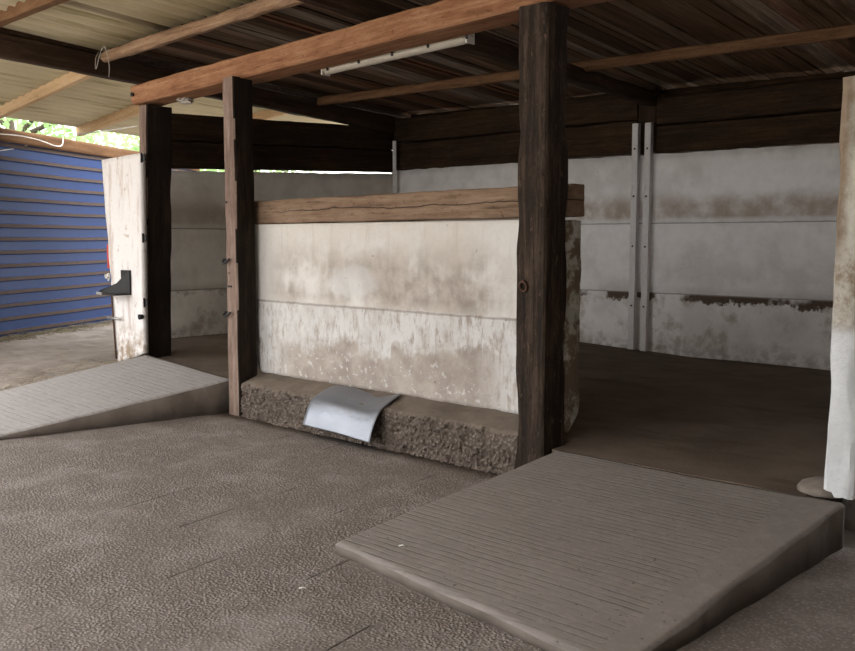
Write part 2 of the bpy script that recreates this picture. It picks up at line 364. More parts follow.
# ------------------------------------------------------------------ object helpers
def link(name, bm, mat, parent=None, smooth=True, loc=None):
    me = bpy.data.meshes.new(name); bm.normal_update(); bm.to_mesh(me); bm.free()
    o = bpy.data.objects.new(name, me); C.objects.link(o)
    for m in (mat if isinstance(mat, (list, tuple)) else [mat]): me.materials.append(m)
    if smooth:
        for p in me.polygons: p.use_smooth = True
    if parent: o.parent = parent
    if loc is not None: o.location = loc
    return o
def tag(o, label, cat, group=None, kind=None):
    o['label'] = label; o['category'] = cat
    if group: o['group'] = group
    if kind: o['kind'] = kind
    return o
def struct(o, label=None):
    o['kind'] = 'structure'
    if label: o['label'] = label
    return o
def empty(name, loc, label, cat, group=None, rot=None):
    o = bpy.data.objects.new(name, None); C.objects.link(o); o.location = loc; o.empty_display_size = .1
    if rot is not None: o.rotation_euler = rot
    tag(o, label, cat, group); return o
def nz(p, s): return noise.noise(Vector(p) * s)
def frame(a, b, up=(0, 0, 1)):
    a, b = Vector(a), Vector(b); x = (b - a).normalized(); y = Vector(up).cross(x).normalized(); z = x.cross(y)
    m = Matrix((x, y, z)).transposed().to_4x4(); m.translation = a; return m, (b - a).length
def timber_bm(L, w, h, step=.05, amp=.006, rnd=.012, seed=0., shape=None, chip=.0):
    """a weathered beam along local +x, width w (y), height h (z), centred on the axis"""
    bm = bmesh.new(); n = max(2, int(L / step)); per = []
    k = 5
    def side(ax, ay, bx, by): 
        for i in range(k): 
            f = i / k; per.append((ax + (bx - ax) * f, ay + (by - ay) * f))
    W2, H2 = w / 2, h / 2; r = min(rnd, W2 * .4, H2 * .4)
    side(-W2 + r, -H2, W2 - r, -H2); per.append((W2 - r, -H2)); side(W2, -H2 + r, W2, H2 - r); per.append((W2, H2 - r))
    side(W2 - r, H2, -W2 + r, H2); per.append((-W2 + r, H2)); side(-W2, H2 - r, -W2, -H2 + r); per.append((-W2, -H2 + r))
    rings = []
    for i in range(n + 1):
        x = L * i / n; ring = []
        for (y, z) in per:
            p = Vector((x * 1.2, y * 4 + seed * 7.3, z * 4 - seed * 3.1))
            d = amp * (noise.noise(p * 1.3) + .6 * noise.noise(p * 5) + .4 * noise.noise(Vector((x * 2, y * 40 + seed, z * 40))))
            corner = (abs(y) > W2 - r - .001) and (abs(z) > H2 - r - .001)
            if corner and chip:
                q = noise.noise(Vector((x * 3.1, seed + (1 if y > 0 else 5), 9 + (1 if z > 0 else 4))))
                d -= chip * max(0, q) ** 1.0
            s = 1 + d / max(.03, math.hypot(y, z))
            yy, zz = y * s, z * s
            xx = x + (0 if 0 < i < n else amp * noise.noise(Vector((y * 30, z * 30, seed + i))))
            v = Vector((xx, yy, zz))
            if shape: v = shape(v, x / L)
            ring.append(bm.verts.new(v))
        rings.append(ring)
    m = len(per)
    for i in range(n):
        for j in range(m):
            bm.faces.new((rings[i][j], rings[i][(j + 1) % m], rings[i + 1][(j + 1) % m], rings[i + 1][j]))
    bm.faces.new(list(reversed(rings[0]))); bm.faces.new(rings[-1])
    bmesh.ops.recalc_face_normals(bm, faces=bm.faces)
    return bm
SEED = [0.]
def timber(name, a, b, w, h, mat, label=None, cat=None, group=None, parent=None, up=(0, 0, 1), smooth=True, **kw):
    SEED[0] += 1.37
    m, L = frame(a, b, up)
    o = link(name, timber_bm(L, w, h, seed=SEED[0], **kw), mat, parent, smooth)
    if parent is None: o.matrix_world = m
    else: o.matrix_local = parent.matrix_basis.inverted() @ m
    if label: tag(o, label, cat, group)
    o.data.set_sharp_from_angle(angle=math.radians(30))      # crisp arrises
    return o
def add_box(bm, lo, hi, mi=0):
    x0, y0, z0 = lo; x1, y1, z1 = hi
    v = [bm.verts.new(p) for p in ((x0, y0, z0), (x1, y0, z0), (x1, y1, z0), (x0, y1, z0), (x0, y0, z1), (x1, y0, z1), (x1, y1, z1), (x0, y1, z1))]
    fs = []
    for f in ((3, 2, 1, 0), (4, 5, 6, 7), (0, 1, 5, 4), (1, 2, 6, 5), (2, 3, 7, 6), (3, 0, 4, 7)):
        fc = bm.faces.new([v[i] for i in f]); fc.material_index = mi; fs.append(fc)
    return v
def box_bm(lo, hi, bev=.003):
    bm = bmesh.new(); add_box(bm, lo, hi)
    if bev: bmesh.ops.bevel(bm, geom=list(bm.edges), offset=bev, segments=2, affect='EDGES', profile=.5)
    return bm
def tube_bm(pts, r, seg=8, bm=None, closed=False):
    bm = bm or bmesh.new(); pts = [Vector(p) for p in pts]; rings = []
    n = len(pts)
    for i, p in enumerate(pts):
        a = pts[(i - 1) % n] if closed else pts[max(0, i - 1)]; b = pts[(i + 1) % n] if closed else pts[min(n - 1, i + 1)]
        t = (b - a).normalized(); u = t.cross(Vector((.13, .31, .94))).normalized(); w = t.cross(u)
        rr = r[i] if isinstance(r, (list, tuple)) else r
        rings.append([bm.verts.new(p + (u * math.cos(2 * PI * k / seg) + w * math.sin(2 * PI * k / seg)) * rr) for k in range(seg)])
    m = n if closed else n - 1
    for i in range(m):
        A, B = rings[i], rings[(i + 1) % n]
        for k in range(seg): bm.faces.new((A[k], A[(k + 1) % seg], B[(k + 1) % seg], B[k]))
    if not closed: bm.faces.new(list(reversed(rings[0]))); bm.faces.new(rings[-1])
    return bm
def spline(pts, n=8):
    P = [Vector(p) for p in pts]; out = []
    for i in range(len(P) - 1):
        a = P[max(0, i - 1)]; b = P[i]; c = P[i + 1]; d = P[min(len(P) - 1, i + 2)]
        for k in range(n):
            t = k / n
            out.append(.5 * ((2 * b) + (c - a) * t + (2 * a - 5 * b + 4 * c - d) * t * t + (3 * b - a - 3 * c + d) * t ** 3))
    out.append(P[-1]); return out
def grid_slab(bm, xs, ys, zf, zb, mi=0):
    """closed slab over a grid in x,y: top zf(x,y), bottom zb(x,y)"""
    T = [[bm.verts.new((x, y, zf(x, y))) for y in ys] for x in xs]
    B = [[bm.verts.new((x, y, zb(x, y))) for y in ys] for x in xs]
    nx, ny = len(xs), len(ys)
    for i in range(nx - 1):
        for j in range(ny - 1):
            bm.faces.new((T[i][j], T[i + 1][j], T[i + 1][j + 1], T[i][j + 1])).material_index = mi
            bm.faces.new((B[i][j], B[i][j + 1], B[i + 1][j + 1], B[i + 1][j])).material_index = mi
    for i in range(nx - 1):
        bm.faces.new((T[i][0], B[i][0], B[i + 1][0], T[i + 1][0])).material_index = mi
        bm.faces.new((T[i][-1], T[i + 1][-1], B[i + 1][-1], B[i][-1])).material_index = mi
    for j in range(ny - 1):
        bm.faces.new((T[0][j], T[0][j + 1], B[0][j + 1], B[0][j])).material_index = mi
        bm.faces.new((T[-1][j], B[-1][j], B[-1][j + 1], T[-1][j + 1])).material_index = mi
def lin(a, b, n): return [a + (b - a) * i / n for i in range(n + 1)]
def sstep(a, b, x):
    t = max(0, min(1, (x - a) / (b - a))); return t * t * (3 - 2 * t)

# ------------------------------------------------------------------ setting
def stall_z(x, y=0): return .195 + max(0, -x - 4.0) * .035
# yard floor
bm = bmesh.new(); grid_slab(bm, lin(-9.0, 4.0, 60), lin(-4.0, 4.06, 40), lambda x, y: .004 * nz((x, y, 0), 1.3), lambda x, y: -.12)
struct(link('floor', bm, M['floor']))
# stall floor (one raised slab, reaching out between the posts to the ramps)
bm = bmesh.new()
sf = lambda x, y: stall_z(x) + .006 * nz((x, y, 3), 2.1)
grid_slab(bm, lin(-8.05, -1.30, 60), lin(4.72, 8.18, 40), sf, lambda x, y: .02)
grid_slab(bm, lin(-7.2, -1.42, 60), lin(4.245, 4.45, 3), sf, lambda x, y: .02)
grid_slab(bm, lin(-7.9, -1.42, 60), lin(4.45, 4.72, 4), sf, lambda x, y: .02)
grid_slab(bm, lin(-2.78, -1.42, 12), lin(4.052, 4.245, 3), sf, lambda x, y: .02)
grid_slab(bm, lin(-7.02, -5.76, 12), lin(4.052, 4.245, 3), sf, lambda x, y: .02)
struct(link('floor', bm, M['stall'], smooth=False))
# strawy dirt ground at the left
def ramp_edge_x(y): return -7.09 - (4.1 - y) * .224
def dirt_z(x, y):
    zr = .06 + .19 * sstep(2.4, 4.1, y) + .02 * sstep(4.1, 6, y)
    if y < 2.4: zr = .06 * sstep(.8, 2.4, y)
    f = sstep(ramp_edge_x(max(y, .5)) - .1, -10.2, x)
    z = zr * (1 - f) + .15 * f
    z += .022 * nz((x, y, 1), 1.7) + .012 * nz((x, y, 2), 5) + .005 * nz((x, y, 8), 14)
    if x > -7.9: z = z - sstep(-7.9, -7.1, x) * .0
    return z
bm = bmesh.new()
U = lin(0, 1, 80); ys = lin(.3, 9.5, 110)
T = []
for u in U:
    row = []
    for y in ys:
        xr = ramp_edge_x(y) if y < 4.1 else (-7.22 if y < 4.42 else -7.92 if y < 4.70 else -8.26)
        x = xr + (-16 - xr) * (u ** 1.6)
        row.append(bm.verts.new((x, y, dirt_z(x, y) - (.03 if u == 0 else 0))))
    T.append(row)
for i in range(len(U) - 1):
    for j in range(len(ys) - 1):
        bm.faces.new((T[i][j], T[i][j + 1], T[i + 1][j + 1], T[i + 1][j]))
bmesh.ops.recalc_face_normals(bm, faces=bm.faces)
g = link('ground', bm, M['dirt']); struct(g)
sol = g.modifiers.new('thick', 'SOLIDIFY'); sol.thickness = .18; sol.offset = -1
# field outside, beyond the buildings
bm = bmesh.new(); grid_slab(bm, lin(-60, 60, 6), lin(-60, 60, 6), lambda x, y: -.13, lambda x, y: -.5)
struct(link('ground', bm, M['yard'], smooth=False))

def wall_bm(L, zfun_top, thick, seams, step=.05, bulge=.006, rimrag=.0, depth_seam=.012):
    """wall along local +x, front face at y=0 (facing -y), back at y=thick"""
    nx = int(L / step); xs = lin(0, L, nx); bm = bmesh.new()
    def col(x):
        top = zfun_top(x); out = []
        base = lin(0, 1, 26)
        zz = set(top * b for b in base)
        return sorted(zz), top
    F = []
    for x in xs:
        top = zfun_top(x) + rimrag * nz((x, 3.3, 1), 6)
        fr = []
        zl = []
        prev = -.20
        for s in list(seams) + [top]:
            k = 9
            for q in range(k): zl.append(prev + .008 + (s - prev - .016) * q / (k - 1) if True else 0)
            if s is not top: zl.append(s)
            prev = s
        for z in zl:
            d = bulge * nz((x, 0, z), 2.1) + bulge * .5 * nz((x, 1, z), 9)
            ds = min(abs(z - s) for s in seams) if seams else 1
            if ds < .004: d += depth_seam
            fr.append((z, d))
        F.append(fr)
    n = len(F[0])
    V = [[bm.verts.new((x, d, z)) for z, d in fr] for x, fr in zip(xs, F)]
    Bk = [[bm.verts.new((x, thick, fr[0][0])), bm.verts.new((x, thick, fr[-1][0]))] for x, fr in zip(xs, F)]
    for i in range(nx):
        for j in range(n - 1): bm.faces.new((V[i][j], V[i + 1][j], V[i + 1][j + 1], V[i][j + 1]))
        bm.faces.new((Bk[i][0], Bk[i][1], Bk[i + 1][1], Bk[i + 1][0]))
        bm.faces.new((V[i][-1], V[i + 1][-1], Bk[i + 1][1], Bk[i][1])); bm.faces.new((V[i][0], Bk[i][0], Bk[i + 1][0], V[i + 1][0]))
    for i, s in ((0, 1), (nx, 0)):
        ring = V[i] + [Bk[i][1], Bk[i][0]]
        bm.faces.new(ring if s == 0 else list(reversed(ring)))
    bmesh.ops.recalc_face_normals(bm, faces=bm.faces)
    return bm
def place(o, loc, rz=0): o.location = loc; o.rotation_euler = (0, 0, rz); return o
# back wall, local z = height above z=.2
o = link('wall_back', wall_bm(8.15 - 1.2, lambda x: 1.985 - .006 * (x - 3.5), .12, (.60, 1.295), rimrag=.012), M['back']); place(o, (-8.13, 8.2, .2)); struct(o)
# left wall (faces +x): local x runs along -y
L = 8.17 - 4.72
o = link('wall_left', wall_bm(L, lambda x: 1.693 + .042 * x, .12, (.49, 1.12), rimrag=.012), M['left']); place(o, (-8.07, 4.72, .325), PI / 2); struct(o)
# right partition behind the white post
o = link('wall_right', wall_bm(8.17 - 4.33, lambda x: 1.84, .10, (.60, 1.22)), M['back']); place(o, (-1.24, 4.33, .19), PI / 2); struct(o)

o = link('wall_right', wall_bm(11.0, lambda x: 3.2, .12, (1.0, 2.0), step=.5), M['rafter']); place(o, (1.0, 8.2, 0), -PI / 2); struct(o)  # unseen dark wall, added to shade the right side of the yard
o = link('wall_front', wall_bm(3.4, lambda x: 3.4, .12, (1.0, 2.0), step=.5), M['rafter']); place(o, (1.0, -2.8, 0), PI); struct(o)  # unseen wall behind the viewer, added to block light from the front right
# front partition: two stacked panels, rounded at its left end, broken right end
def front_wall():
    bm = bmesh.new(); L, Hh, th = 2.875, 1.135, .135
    xs = lin(0, L, 140)
    zl = sorted(set([round(z, 4) for z in lin(0, Hh, 46)] + [.548, .556, .562, .568, .576]))
    V = []
    for x in xs:
        row = []
        for z in zl:
            sag = .012 * math.sin(x * 1.7 + 1)
            zz = z
            d = .008 * nz((x, 0, z), 2.3) + .003 * nz((x, 2, z), 11) + .0015 * nz((x, 2, z), 30)
            if z < .565: d -= .008                                    # lower panel stands a little proud
            if abs(z - .562) < .003: d += .010
            e = min(x, .06) / .06; d += .05 * (1 - math.sqrt(max(0, 1 - (1 - e) ** 2)))
            dx = 0
            cb = max(0, .12 - x) / .12 * max(0, .10 - z) / .10
            row.append(bm.verts.new((x + .05 * cb, d + .02 * cb, zz + .03 * cb)))
        V.append(row)
    n = len(zl)
    Bk = [[bm.verts.new((x, th, z)) for z in (0, Hh)] for x in xs]
    for i in range(len(xs) - 1):
        for j in range(n - 1): bm.faces.new((V[i][j], V[i + 1][j], V[i + 1][j + 1], V[i][j + 1]))
        bm.faces.new((Bk[i][0], Bk[i][1], Bk[i + 1][1], Bk[i + 1][0]))
        bm.faces.new((V[i][-1], V[i + 1][-1], Bk[i + 1][1], Bk[i][1])); bm.faces.new((V[i][0], Bk[i][0], Bk[i + 1][0], V[i + 1][0]))
    bm.faces.new(V[0] + [Bk[0][1], Bk[0][0]])
    bm.faces.new(V[-1] + [Bk[-1][1], Bk[-1][0]])
    bmesh.ops.recalc_face_normals(bm, faces=bm.faces)
    return bm
fw = link('wall_front', front_wall(), M['front']); fw.location = (-5.715, 4.22, .318); struct(fw)
# ragged end of the partition beside the big post
bm = bmesh.new(); zs_ = lin(0, 1.20, 60); rows = []
for z in zs_:
    row = []
    w = .150 + .018 * nz((z, 0, 0), 4) + .008 * nz((z, 0, 0), 15)
    w *= .35 + .65 * sstep(0, .12, z)
    for k, (x, y) in enumerate(((0, 0), (.018, .004), (.026, w * .45), (.022, w * .9), (.012, w), (0, w))):
        row.append(bm.verts.new((x + .008 * nz((z, k, 3), 9), y + .006 * nz((z, k, 7), 12), z)))
    rows.append(row)
for i in range(len(zs_) - 1):
    for k in range(6): bm.faces.new((rows[i][k], rows[i][(k + 1) % 6], rows[i + 1][(k + 1) % 6], rows[i + 1][k]))
bm.faces.new(list(reversed(rows[0]))); bm.faces.new(rows[-1]); bmesh.ops.recalc_face_normals(bm, faces=bm.faces)
o = link('plaster_end', bm, M['endwall'], fw); o.location = (2.877, .006, -.07)

# roof boards: one slab of separate boards, laid down the slope
def roof_z(y, x=-6): return 3.145 - .069 * (y - 4.35) - .02 * (x + 6) * max(0, min(1, (y - 4.35) / 3.85))
bm = bmesh.new(); x = -8.15; tone = bm.verts.layers.float.new('tone')
R = random.Random(3)
while x < 1.1:
    w = R.uniform(.075, .15); t0 = R.random(); dz = R.uniform(-.004, .012); tl = R.uniform(-.006, .006)
    y0, y1 = 4.38, 8.95
    vs = []
    pts = []
    for y in lin(y0, y1, 8):
        zc = roof_z(y, x) + dz; wob = .004 * nz((x, y, 0), 2)
        pts.append([(x + .004 + wob, y, zc - tl), (x + w - .004 + wob, y, zc + tl), (x + w - .004 + wob, y, zc + .022 + tl), (x + .004 + wob, y, zc + .022 - tl)])
    rg = [[bm.verts.new(p) for p in ring] for ring in pts]
    for ring in rg:
        for v in ring: v[tone] = t0
    for a, b in zip(rg, rg[1:]):
        for k in range(4): bm.faces.new((a[k], a[(k + 1) % 4], b[(k + 1) % 4], b[k]))
    bm.faces.new(rg[0][::-1]); bm.faces.new(rg[-1])
    x += w
bmesh.ops.recalc_face_normals(bm, faces=bm.faces)
struct(link('ceiling', bm, M['boards'], smooth=False))
# weatherproof covering above the boards
bm = bmesh.new(); grid_slab(bm, lin(-8.04, .8, 6), lin(4.40, 8.95, 6), lambda x, y: roof_z(y, x) + .09, lambda x, y: roof_z(y, x) + .05)
struct(link('ceiling', bm, M['rafter'], smooth=False))

# corrugated sheets
def corr_sheet(name, x0, x1, y0, y1, zf, label, group, per=.17, amp=.038):
    bm = bmesh.new(); nx = int((x1 - x0) / per * 10); ny = 12
    rows = [[bm.verts.new((x - x0, y - y0, zf(x, y) + amp * math.cos(2 * PI * x / per) - zf(x0, y0))) for y in lin(y0, y1, ny)] for x in lin(x0, x1, nx)]
    for i in range(nx):
        for j in range(ny): bm.faces.new((rows[i][j], rows[i + 1][j], rows[i + 1][j + 1], rows[i][j + 1]))
    o = link(name, bm, M['corr']); o.location = (x0, y0, zf(x0, y0))
    s = o.modifiers.new('thick', 'SOLIDIFY'); s.thickness = .007; s.offset = 1
    tag(o, label, 'roof sheet', group); return o
def main_z(x, y): return roof_z(y) + .035 + (.045 * (x + 5.9) if x < -5.9 else 0) * .6
xs = [-8.13, -7.02, -5.94, -4.86, -3.78, -2.70, -1.62, -.54, .54, 1.2]
for i, (a, b) in enumerate(zip(xs, xs[1:])):
    lab = ['pale corrugated roof sheet right of the dark rafter at top left of the photo', 'pale corrugated roof sheet above the upper brown purlin near its raised middle'][i] if i < 2 else 'pale corrugated roof sheet over the yard, to the right of the split brown purlin'
    corr_sheet('corrugated_roof_sheet', a - .02, b + .02, -1.8, 4.37, lambda x, y, i=i: main_z(x, y) + .004 * (i % 2), lab, 'pale corrugated roof sheets over the front')
def canopy_z(x, y): return 3.075 - .045 * (y - 3.4) + .10 * (x + 8.07)
for i, (a, b) in enumerate(((-10.86, -9.44), (-9.46, -8.17))):
    corr_sheet('corrugated_roof_sheet', a, b, 1.2, 9.2, lambda x, y, i=i: canopy_z(x, y) + .03 + .005 * i,
               ['outer sunlit corrugated canopy sheet ending above the blue fence', 'inner corrugated canopy sheet just left of the dark rafter, above the white door'][i], 'canopy sheets on the left')

# ------------------------------------------------------------------ timbers
def post_shape(lean=(0, 0), flare=0.):
    def f(v, t):
        k = 1 + flare * max(0, 1 - t / .12) ** 2
        return Vector((v.x, v.y * k + lean[0] * t, v.z * k + lean[1] * t))
    return f
# post axis runs upward: local x = world z; up=(0,1,0)->local z ~ world y
def vpost(name, cx, cy, z0, z1, wx, wy, mat, label, **kw):
    root = empty(name, (cx, cy, z0), label, 'post')
    o = timber('shaft', (cx, cy, z0), (cx, cy, z1), wx, wy, mat, parent=root, up=(0, 1, 0), **kw)
    return root, o
P3, s3 = vpost('timber_post', -2.906, 4.110, 0.0, 2.585, .196, .215, M['sleeper'], 'massive dark tarred timber post at right end of the white partition', amp=.006, rnd=.010, chip=.03, shape=post_shape((.0, 0), .12))
P2, s2 = vpost('timber_post', -5.668, 4.095, 0.0, 2.53, .14, .18, [M['sleeper_black'], M['sleeper_lit']], 'slim weathered timber post with front toned as lit at left end of the white partition', amp=.006, rnd=.01, chip=.02, shape=post_shape((0, 0), .05))
P1, s1 = vpost('timber_post', -7.145, 4.225, .30, 2.47, .125, .245, [M['sleeper_black'], M['sleeper_lit']], 'nearly black timber post beside the open white door', amp=.005, rnd=.01, chip=.02, shape=post_shape((.115, 0)))
# front faces of the two outer posts get a lit-side wood colour
for o in (s1, s2):
    me = o.data
    for p in me.polygons:
        n = o.matrix_world.to_3x3() @ p.normal
    # local z is world +y or -y: find by frame
for o in (s1, s2):
    fr, _ = frame((0, 0, 0), (0, 0, 1), (0, 1, 0))
    for p in o.data.polygons:
        n = fr.to_3x3() @ p.normal
        if n.y < -.72: p.material_index = 1

bz = lambda x: 2.478 + .028 * (x + 7.145)
beam = timber('timber_beam', (-7.15, 4.185, bz(-7.15) + .082), (-.6, 4.185, bz(-.6) + .082), .25, .163, M['beam'],
              'long reddish-brown front beam lying across the three timber posts', 'beam', amp=.006, rnd=.012, chip=.015)
o = link('bolt', tube_bm([(.045, .128, -.0), (.045, .165, 0)], [.018, .014], 10), M['iron'], beam)
o.location = (.0, -.27, .0)
# rafters (down the slope)
def rafter(x, y0, zb0, y1, zb1, zt0, zt1, w, label, name='rafter', mat=None):
    o = timber(name, (x, y0, (zb0 + zt0) / 2), (x, y1, (zb1 + zt1) / 2), w, (zt0 - zb0 + zt1 - zb1) / 2, mat or M['rafter'], label, 'rafter', amp=.006, rnd=.012, chip=.02)
    return o
rafter(-8.105, 2.6, 2.94, 8.75, 2.645, 3.145, 2.85, .10, 'long dark rafter along the left wall, below the canopy sheets')
rafter(-4.5, 3.2, 2.85, 8.75, 2.63, 2.985, 2.765, .11, 'dark rafter running back to the paired white rails')
bm = bmesh.new(); rows = []  # strip added to block sky showing between rafter and roof
for y in lin(2.74, 8.8, 12):
    zb = 3.15 - .048 * (y - 2.6); zt = max(zb + .01, (main_z(-8.1, y) + .01 if y < 4.38 else roof_z(y, -8.1) - .01))
    rows.append([bm.verts.new((x, y, z)) for x, z in ((-8.145, zb), (-8.065, zb), (-8.065, zt), (-8.145, zt))])
for a, b in zip(rows, rows[1:]):
    for k in range(4): bm.faces.new((a[k], a[(k + 1) % 4], b[(k + 1) % 4], b[k]))
bm.faces.new(rows[0]); bm.faces.new(rows[-1][::-1]); bmesh.ops.recalc_face_normals(bm, faces=bm.faces)
struct(link('trim_1', bm, M['rafter'], smooth=False))
bm = bmesh.new(); rows = []  # strip added to block sky where the sheets meet the boards
for x in lin(-8.14, .6, 30):
    rows.append([bm.verts.new((x, y, z)) for y, z in ((4.375, roof_z(4.38, x) - .015), (4.40, roof_z(4.38, x) - .015), (4.40, main_z(x, 4.37) + .06), (4.375, main_z(x, 4.37) + .06))])
for a, b in zip(rows, rows[1:]):
    for k in range(4): bm.faces.new((a[k], a[(k + 1) % 4], b[(k + 1) % 4], b[k]))
bm.faces.new(rows[0]); bm.faces.new(rows[-1][::-1]); bmesh.ops.recalc_face_normals(bm, faces=bm.faces)
struct(link('trim_2', bm, M['rafter'], smooth=False))
# purlins (across)
timber('purlin', (-7.98, 4.28, 3.02), (-.4, 4.28, 3.175), .09, .095, M['purlin_mid'], 'split brown purlin above the front beam at the edge of the pale roof sheets', 'purlin', amp=.008, rnd=.014, chip=.03)
timber('purlin', (-8.05, 3.27, 3.165), (.4, 3.27, 3.18), .10, .10, M['purlin_brown'], 'brown purlin crossing the top left corner of the photo', 'purlin', amp=.005)
timber('purlin', (-8.03, 6.93, 2.912), (-.5, 6.93, 2.80), .075, .09, M['purlin_brown'], 'brown purlin under the dark roof boards near the back wall', 'purlin', amp=.006, rnd=.014, chip=.02)
for (y, lab) in ((4.30, 'nearer pale pine purlin under the sunlit canopy sheets'), (5.40, 'farther pale pine purlin under the canopy, its end above the blue fence')):
    timber('purlin', (-10.84, y + .04, canopy_z(-10.84, y) - .045), (-8.16, y + .04, canopy_z(-8.16, y) - .045), .07, .115, M['purlin'], lab, 'purlin', amp=.003, rnd=.006)
timber('purlin', (-10.84, 6.75, canopy_z(-10.84, 6.75) - .045), (-8.16, 6.75, canopy_z(-8.16, 6.75) - .045), .07, .115, M['purlin'], 'pale pine purlin glimpsed over the left wall beside the slim post', 'purlin', amp=.003, rnd=.006)
# cap sleeper on the partition
timber('cap_beam', (-5.70, 4.292, 1.543), (-2.80, 4.292, 1.560), .145, .178, M['cap'], 'cracked brown timber lying along the top of the white partition', 'beam', amp=.005, rnd=.008, chip=.02)
# sleepers above the back wall
def bsl(x0, x1, zb, h, lab, y=8.27, dz=0):
    timber('timber_sleeper', (x0, y, zb + h / 2), (x1, y, zb + h / 2 + dz), .13, h - .006, M['sleeper_brown'], lab, 'sleeper', 'dark sleepers above the back wall', amp=.005, rnd=.012, chip=.02, step=.08)
bsl(-8.09, -4.66, 2.195, .335, 'lower dark sleeper above the back wall, left of the white rails')
bsl(-8.09, -4.66, 2.535, .30, 'upper dark sleeper above the back wall, left of the white rails')
bsl(-4.44, -1.0, 2.185, .27, 'lower dark sleeper above the back wall, right of the white rails', dz=-.02)
bsl(-4.44, -1.0, 2.46, .275, 'upper dark sleeper above the back wall, right of the white rails', dz=-.012)
timber('timber_sleeper', (-8.0, 8.45, 2.805), (-.9, 8.45, 2.668), .05, .20, M['sleeper_brown'], 'thin dark board added to block light through the gap under the roof above the back wall', 'board', amp=.003)  # added to stop sky light leaking in over the sleepers
timber('light_stop_board', (-8.0, 8.362, 2.43), (-.9, 8.362, 2.40), .04, .46, M['sleeper_brown'], 'dark boards added to block light behind the sleepers above the back wall', 'board', amp=.002, rnd=.004)  # added so no bright slits show between the sleepers
timber('light_stop_board', (-8.24, 4.9, 2.30), (-8.24, 8.3, 2.45), .04, .42, M['sleeper_brown'], 'dark boards added to block light behind the sleepers on the left wall', 'board', amp=.002, rnd=.004)  # likewise added, stops light through the left wall sleepers
# wooden block above the rails
timber('wall_post_block', (-4.55, 8.265, 2.19), (-4.55, 8.265, 2.85), .205, .12, M['sleeper_brown'], 'dark timber upright behind the top of the paired white rails', 'post', up=(0, 1, 0), amp=.006)
# sleepers above the left wall
for (z0, lab) in ((2.045, 'lower dark sleeper on top of the left wall'), (2.325, 'upper dark sleeper on top of the left wall')):
    timber('timber_sleeper', (-8.15, 4.76, z0 - .011 + .14), (-8.15, 8.34, z0 + .133 + .14), .13, .268, M['sleeper_brown'], lab, 'sleeper', 'dark sleepers above the left wall', amp=.005, rnd=.012, chip=.02, step=.08)

# ------------------------------------------------------------------ steel rails on the back wall
for (x, lab) in ((-4.635, 'left one of the two white painted rails on the back wall'), (-4.495, 'right one of the two white painted rails on the back wall')):
    bm = bmesh.new(); add_box(bm, (-.032, -.006, 0), (.032, 0, 2.27)); add_box(bm, (.024, 0.0005, 0), (.032, .05, 2.27))
    o = link('steel_rail', bm, M['rail'], smooth=False); o.location = (x, 8.135, stall_z(x)); o.rotation_euler = (0, 0, 0)
    tag(o, lab, 'rail', 'white rails on the back wall')
    for z in (.45, 1.05, 1.55, 2.02):
        b = link('rivet', tube_bm([(0, -.006, z), (0, -.014, z)], .010, 8), M['rust'], o)
o = link('steel_rail', box_bm((-.028, -.01, 0), (.028, .0, 2.22), .002), M['rail'], smooth=False); o.location = (-7.99, 8.12, stall_z(-8)); tag(o, 'pale narrow rail in the back left corner of the stall', 'rail')

# ------------------------------------------------------------------ curb, ramps, pad
def curb():
    bm = bmesh.new(); L = 2.60; n = 420
    prof = []
    for k in range(26): prof.append((0, .25 * k / 25, 1))             # front face, bottom to top
    for k in range(1, 13): prof.append((.225 * k / 12, .25 + .075 * k / 12, 0))
    V = []
    for i in range(n + 1):
        x = L * i / n; row = []
        for (y, z, fr) in prof:
            e = sstep(0, .03, .25 - z) if fr else 0
            d = (.016 * nz((x, z * .6, 0), 14) + .034 * abs(nz((x, z * .7, 4), 30)) + .016 * nz((x, z, 9), 62) + .01 * max(0, nz((x, z, 2), 45))) * (1 if fr else .0)
            smooth_end = sstep(2.30, 2.45, x)
            d *= (1 - .85 * smooth_end * sstep(.06, .2, z))
            out = .0
            zz = z + (.010 * nz((x, y, 5), 6) + .004 * nz((x, y, 5), 22)) * (1 if z > .2 else 0)
            if fr and z > .215: d += .02 * ((z - .215) / .035) ** 2 * (.6 + nz((x, 0, 0), 7))
            yy = y + d - out
            if z < .02: yy -= .012 + .02 * nz((x, 1, 1), 5)
            row.append(bm.verts.new((x + (.02 * nz((x, z, 2), 9) if 0 < i < n else 0), yy, zz)))
        V.append(row)
    m = len(prof)
    for i in range(n):
        for j in range(m - 1):
            f = bm.faces.new((V[i][j], V[i + 1][j], V[i + 1][j + 1], V[i][j + 1])); f.material_index = 0 if j < 24 else 1
    B = [[bm.verts.new((L * i / n, .225, 0))] for i in (0, n)]
    for i, b in ((0, B[0]), (n, B[1])): bm.faces.new(V[i] + b)
    bm.faces.new([V[i][-1] for i in range(n + 1)] + [B[1][0], B[0][0]])
    bm.faces.new([V[i][0] for i in range(n, -1, -1)] + [B[0][0], B[1][0]])
    bmesh.ops.recalc_face_normals(bm, faces=bm.faces)
    return bm
o = link('concrete_curb', curb(), [M['curb'], M['curbtop']]); o.location = (-5.585, 4.005, .0)
tag(o, 'rough brown concrete curb along the foot of the white partition', 'curb')
o.data.materials[0] = M['curb']

